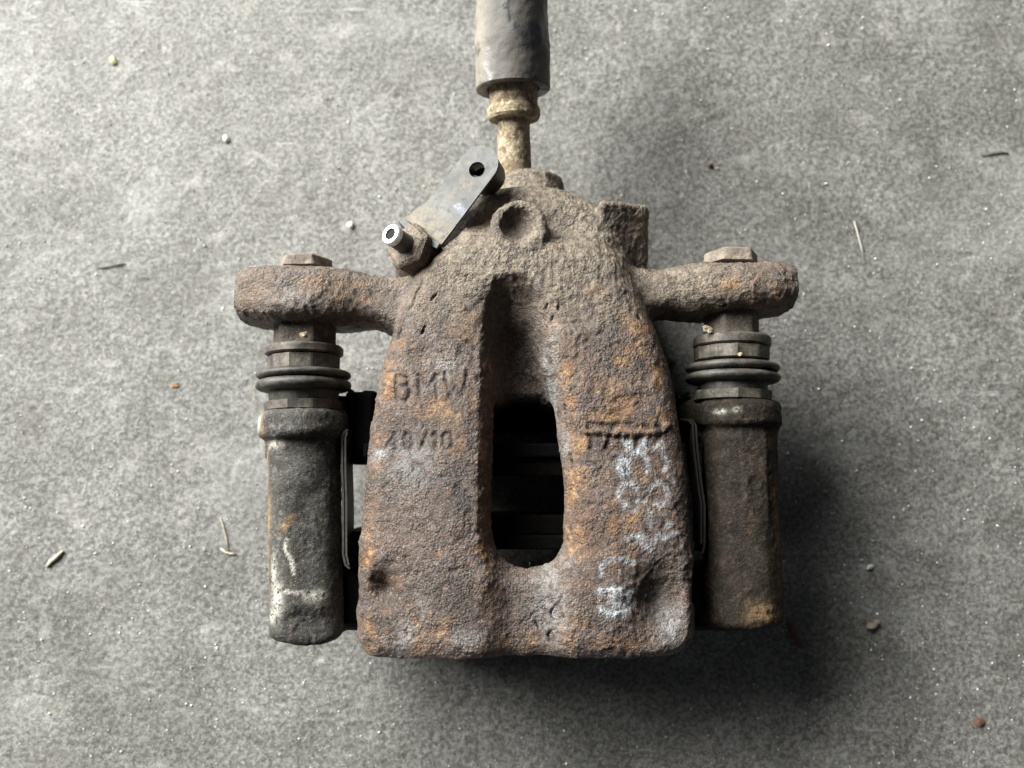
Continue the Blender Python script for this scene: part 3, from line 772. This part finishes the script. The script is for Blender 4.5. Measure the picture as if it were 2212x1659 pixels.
# ---- hose bracket: grey plate with a bush under its eye
def bracket():
    zc = 73.0
    eye = U(1034, 355, zc); foot = U(918, 497, zc)        # centre line of the plate
    a = foot-eye; Lp = np.linalg.norm(a[:2]); a = a/Lp; a[2] = 0
    b = np.array([-a[1], a[0], 0])                        # across
    tilt = radians(13)
    hw0, hw1 = px_r(44, zc), px_r(44, zc)
    hole = U(1030, 366, zc)-eye; hu, hv = hole @ a, hole @ b; hr = px_r(18, zc)
    th = 2.0
    import bmesh
    # outline: arc round the eye, straight edges, square foot
    outl = []
    for k in range(33):
        t = pi/2+pi*k/32; outl.append((hw0*cos(t), hw0*sin(t)))
    steps = 14; wx = px_r(18, zc)
    for k in range(1, steps+1): outl.append((Lp*k/steps, -(hw0+wx*float(sstep(.55, 1.0, k/steps)))))
    for k in range(1, steps+1): outl.append((Lp, -(hw0+wx)+(2*hw0+wx)*k/steps))
    for k in range(steps-1, 0, -1): outl.append((Lp*k/steps, (hw0+(hw1-hw0)*k/steps)))
    n = len(outl); 
    # ring mesh between outline and hole (dense in between so attributes can live on it)
    hs = []
    for (u_, v_) in outl:
        t = math.atan2(v_-hv, u_-hu); hs.append((hu+hr*cos(t), hv+hr*sin(t)))
    rings = 26; G = []
    for j in range(rings+1):
        s = (j/rings)
        for (o_, h_) in zip(outl, hs): G.append((h_[0]+(o_[0]-h_[0])*s, h_[1]+(o_[1]-h_[1])*s))
    G = np.array(G)
    def place(G, z):
        P = eye[None]+np.outer(G[:, 0], a)+np.outer(G[:, 1], b)
        dx = P[:, 0]-eye[0]
        P[:, 2] = zc+z+np.tan(tilt)*dx*1.0
        P[:, 2] += -.010*np.maximum(G[:, 0]-10, 0)**1.0*0
        return P
    top_ = place(G, 0); bot = place(G, -th); nt = len(G)
    Vv = np.concatenate([top_, bot]); F = []
    for j in range(rings):
        for k in range(n):
            k2 = (k+1) % n; q = (j*n+k, j*n+k2, (j+1)*n+k2, (j+1)*n+k)
            F.append(q[::-1]); F.append(tuple(nt+i for i in q))
    for k in range(n):
        k2 = (k+1) % n; e = rings*n
        F.append((e+k, e+k2, nt+e+k2, nt+e+k)[::-1]); F.append((k, k2, nt+k2, nt+k))
    G2 = np.concatenate([G, G]); 
    dust = sstep(Lp*.55, Lp*.95, G2[:, 0])*.9*(1-.5*sstep(0, hw1, -G2[:, 1]*0)) + np.exp(-((G2[:, 0]-9)**2+(G2[:, 1]-1)**2)/9)*.8
    sc_ = np.array([[(1000, 455), (1008, 470), (1016, 488)], [(985, 440), (1000, 456)]], dtype=object)
    ck = np.zeros(len(Vv))
    for st, w_ in (([(990, 442), (1002, 456), (1012, 474), (1014, 486)], 1.3), ([(975, 440), (990, 441)], .4)):
        ck = np.maximum(ck, 1-sstep(w_*.3, w_*1.3, segdist(Vv[:, 0], Vv[:, 1], [U(p_, q_, zc)[:2] for p_, q_ in st])))
    hbk = mesh_obj("hose_bracket", Vv, F, PLATE, root, dict(dust=dust, chalk=ck), smooth=False)
    # bush under the eye
    nrm = np.array([-math.tan(tilt), 0, 1.0]); nrm /= np.linalg.norm(nrm)
    prof = [(0, hw0*.99), (10.5, hw0*.99), (10.5, hr*1.0), (0, hr*1.0)]
    cc = eye-nrm*(th+10.4)
    lathe("bracket_bush", cc, nrm, [(0, hw0*.985), (10.2, hw0*.985), (10.2, hr*1.25), (0, hr*1.25)], CLIPM, hbk, 72, False, closed=True)
    hc = eye+a*hu+b*hv; hc[2] = zc+math.tan(tilt)*(hc[0]-eye[0])
    lathe("bracket_shade_disc", hc-nrm*(th+7), nrm, [(0, hr*1.4), (.7, hr*1.4)], BORE, hbk, 40)
    # folded foot flange: upright lip along the foot edge
    c0 = eye+a*(Lp+1.6)-b*(hw1+wx+.5); c1 = eye+a*(Lp+1.6)+b*(hw1*1.02)
    for c in (c0, c1): c[2] = zc+np.tan(tilt)*(c[0]-eye[0])-1.2
    pts = [c0+(c1-c0)*k/6+a*(.8*math.sin(pi*k/6)) for k in range(7)]
    ribbon("bracket_flange", pts, np.array([0, 0, 1.0]), 9.0, 2.3, PLATE, hbk)
bracket()

# ---- hose line: seat, pipe, collar, ferrule, rubber sleeve
h0 = U(1112, 395, 42); h1 = U(1106, 60, 55)
ax = (h1-h0)/np.linalg.norm(h1-h0)
def Tline(px_, py_):        # parameter of the axis point seen at py
    r = U(px_, py_, 0)-CAM; n_ = np.cross(np.array([1.0, 0, 0]), r)      # plane through the camera containing the pixel row
    return ((CAM-h0) @ n_)/(ax @ n_)
def rad(py_, w_px):
    t = Tline(CX, py_); p = h0+ax*t; depth = (CAM-p) @ np.array([0, -sin(TILT), cos(TILT)])
    return w_px*depth/FPX
tp = Tline
pr = densify([(tp(CX, 400)-6, rad(380, 37)), (tp(CX, 300), rad(300, 35)), (tp(CX, 240), rad(250, 33))], .8)
lathe("brake_pipe", h0, ax, pr, DUSTY, root, 72, True, .35, 11)
t1, t2, t3 = tp(CX, 258), tp(CX, 236), tp(CX, 165)
r1, r2 = rad(250, 57), rad(190, 51)
lathe("pipe_ferrule", h0, ax, densify([(t1-.5, r1*.6), (t1-.3, r1*.93), (t1+.8, r1), (t2-.5, r1), (t2+1.2, r2*1.01), (t3+4, r2*1.0)], .8), DUSTY, root, 80, True, .40, 12)
t4 = tp(CX, 196); r4 = rad(178, 81)
prh = densify([(t4+6, r2*.9), (t4+.4, r2*1.12), (t4, r2*1.25), (t4, r4*.97), (t4+.5, r4), (t4+9, r4*.985), (t4+17, r4*1.01), (t4+24, r4*.965), (t4+32, r4*.95), (t4+90, r4*.94)], 1.0)
a_, u_, v_ = frame(ax)
hv = lathe("brake_hose", h0, ax, prh, HOSE, root, 110, True, .25, 13)
me = hv.data; co = np.zeros(len(me.vertices)*3); me.vertices.foreach_get('co', co); co = co.reshape(-1, 3)*1000
rx = (co[:, 0]-(h0[0]+ax[0]*((co-h0) @ ax)))
at = me.attributes.new('dust', 'FLOAT', 'POINT'); at.data.foreach_set('value', (sstep(-7, -13, rx)).astype(np.float32))

# ------------------------------------------------------------------ small things on the ground
rnd = random.Random(4)
def gz(p):
    i = np.argmin((P[:, 0]-p[0])**2+(P[:, 1]-p[1])**2); return P[i, 2]
def pebble(name, px_, py_, size, mat, label, cat, seed, squash=.6, rot=0, group=None, ax=(1, 1)):
    c = U(px_, py_, 0); z0 = gz(c)
    import bmesh
    bm = bmesh.new(); bmesh.ops.create_icosphere(bm, subdivisions=3, radius=1)
    vs = np.array([v.co[:] for v in bm.verts]); fs = [tuple(v.index for v in f.verts) for f in bm.faces]; bm.free()
    vs = vs*(1+.35*vnoise(vs+seed*3, .9, seed)+.15*vnoise(vs, .35, seed))[:, None]
    vs = vs*np.array([size*ax[0], size*ax[1], size*squash])
    ca, sa = cos(rot), sin(rot); vs = vs @ np.array([[ca, sa, 0], [-sa, ca, 0], [0, 0, 1]])
    vs[:, 2] -= vs[:, 2].min()
    me = bpy.data.meshes.new(name); me.from_pydata([tuple(v*.001) for v in vs], [], fs); me.update()
    for p in me.polygons: p.use_smooth = False
    me.materials.append(mat)
    o = bpy.data.objects.new(name, me); sc.collection.objects.link(o)
    o.location = (c[0]*.001, c[1]*.001, (z0-.1)*.001)
    o['label'] = label; o['category'] = cat
    if group: o['group'] = group
    return o
def sliver(name, pts, width, thick, mat, label, cat):
    W = [U(a, b, 0) for a, b in pts]; c = sum(W)/len(W); zs = [gz(w_) for w_ in W]; z0 = max(zs)
    V = []; F = []; n = len(W)
    for i, w_ in enumerate(W):
        t = W[min(i+1, n-1)]-W[max(i-1, 0)]; t /= np.linalg.norm(t); s = np.array([-t[1], t[0], 0])
        q = i/(n-1); ww = width*(.25+.75*math.sin(pi*min(max(q, .06), .94))**.6)
        for k in range(6):
            a = 2*pi*k/6; V.append(w_-c+s*cos(a)*ww/2+np.array([0, 0, z0+thick*.5+thick/2*sin(a)+.25*math.sin(pi*q)]))
    for i in range(n-1):
        for k in range(6): F.append((i*6+k, i*6+(k+1) % 6, i*6+6+(k+1) % 6, i*6+6+k))
    F.append(tuple(range(6))[::-1]); F.append(tuple((n-1)*6+k for k in range(6)))
    o = mesh_obj(name, V, F, mat, smooth=True); o.location = (c[0]*.001, c[1]*.001, 0)
    o['label'] = label; o['category'] = cat
    return o
STRAW = mat_simple("dry_straw", (.58, .53, .40), .6, .25); PALE = mat_simple("pale_chip", (.66, .64, .58), .5, .2)
YEL = mat_simple("yellow_flake", (.62, .55, .30), .6, .2); BRN = mat_simple("brown_bit", (.20, .11, .07), .8, .4); DKB = mat_simple("dark_bit", (.085, .078, .066), .8, .4)
TANM = mat_simple("tan_crumb", (.36, .30, .23), .8, .3); GLS = mat_simple("white_quartz_chip", (.80, .82, .82), .18, .1)
sliver("straw_chip", [(103, 1224), (112, 1213), (124, 1203), (138, 1190)], 2.1, 1.0, STRAW, "flat pale straw chip lying on bare concrete at the far left", "straw")
sliver("dry_stem", [(476, 1118), (484, 1140), (490, 1165), (494, 1196)], .55, .5, STRAW, "thin curved dry stem on the concrete left of the white-crusted sleeve", "stem")
sliver("straw_chip", [(477, 1184), (488, 1193), (500, 1196), (510, 1197)], 1.0, .7, STRAW, "tiny crooked straw bit touching the foot of the thin curved stem", "straw")
pebble("pale_flake", 245, 132, 1.9, YEL, "small yellowish flake on the concrete at the upper left", "flake", 3, .3, .6, ax=(.7, 1.2))
pebble("pale_flake", 488, 301, 1.7, PALE, "oval whitish chip on the concrete left of the hose pipe", "flake", 4, .4, .3, ax=(.75, 1.2))
pebble("brown_crumb", 1533, 358, 1.2, BRN, "small round reddish brown crumb above the right-hand bolt ear", "crumb", 5, .8)
sliver("dark_twig", [(2120, 337), (2140, 334), (2165, 330), (2178, 333)], .9, .5, DKB, "short dark twig on the concrete at the far right edge", "twig")
sliver("wood_splinter", [(1700, 1345), (1712, 1362), (1722, 1385), (1733, 1398)], 2.4, 1.5, BRN, "brown wood splinter in the shadow right of the lower corner of the caliper", "splinter")
pebble("tan_crumb", 1880, 1352, 1.7, TANM, "larger tan crumb of a pair lying in the deep shadow at lower right", "crumb", 7, .7)
pebble("tan_crumb", 1893, 1345, 1.4, TANM, "smaller tan crumb touching the right side of the larger one in the shadow", "crumb", 8, .7)
pebble("brown_crumb", 2111, 1558, 2.0, BRN, "dull red-brown crumb on lit concrete near the lower right corner", "crumb", 9, .5)
pebble("white_pebble", 1878, 1224, 1.4, GLS, "small bluish white chip in the shadow right of the brown sleeve", "pebble", 10, .5, .4, ax=(1.2, .7))
pebble("brown_crumb", 1782, 1062, 1.1, TANM, "tiny tan bit on the ground beside the brown sleeve", "crumb", 11, .6)
pebble("orange_crumb", 378, 832, 1.4, mat_simple("orange_bit", (.42, .26, .12), .8), "flat orange rust crumb on the concrete left of the guide sleeve boot", "crumb", 12, .35, .2, ax=(1.4, .8))
pebble("dark_crumb", 1452, 785, 1.2, DKB, "small black dirt crumb below the right-hand ear beside the body", "crumb", 13, .6)
pebble("white_pebble", 757, 486, 1.5, GLS, "bright white chip left of the bleed screw", "pebble", 14, .5)
sliver("white_sliver", [(1844, 478), (1850, 500), (1858, 530), (1866, 560)], .8, .4, PALE, "thin white sliver above the right-hand ear on the lit concrete", "sliver")
sliver("straw_chip", [(1928, 1772-150), (1932, 1635)], .9, .6, STRAW, "tiny straw bit at the bottom edge of the picture, right of centre", "straw")
sliver("dark_twig", [(210, 580), (235, 578), (258, 573), (272, 570)], .8, .4, DKB, "faint dark bit of twig on the concrete at the left, level with the ears", "twig")
# glittering quartz grit: uncountable
gv = []; gf = []
rg = np.random.RandomState(3)
K = 5200
for i in range(K):
    px_, py_ = rg.uniform(-60, 2272), rg.uniform(-60, 1720)
    c = U(px_, py_, 0); s = .16+.30*rg.rand()**4*1.6
    if abs(c[0]) < 50 and abs(c[1]+10) < 60: continue
    j = int(np.clip(np.searchsorted(gx, c[0]), 0, nx-1)); k = int(np.clip(np.searchsorted(gy, c[1]), 0, ny-1))
    c[2] = P[j*ny+k, 2]+s*.25
    R3 = np.array(Euler(tuple(rg.uniform(0, 6.28, 3))).to_matrix())
    o8 = np.array([(1, 0, 0), (-1, 0, 0), (0, 1, 0), (0, -1, 0), (0, 0, 1), (0, 0, -1)])*s*rg.uniform(.5, 1.3, (6, 1))
    b0 = len(gv)*6
    gv.append(c+o8 @ R3.T)
    gf += [(b0+a, b0+b, b0+c_) for a, b, c_ in ((0, 2, 4), (2, 1, 4), (1, 3, 4), (3, 0, 4), (2, 0, 5), (1, 2, 5), (3, 1, 5), (0, 3, 5))]
gr = mesh_obj("quartz_grit", np.concatenate(gv), np.array(gf), GLS, smooth=False)
gr['kind'] = 'stuff'; gr['label'] = "glittering pale quartz grit scattered over the concrete"; gr['category'] = "grit"
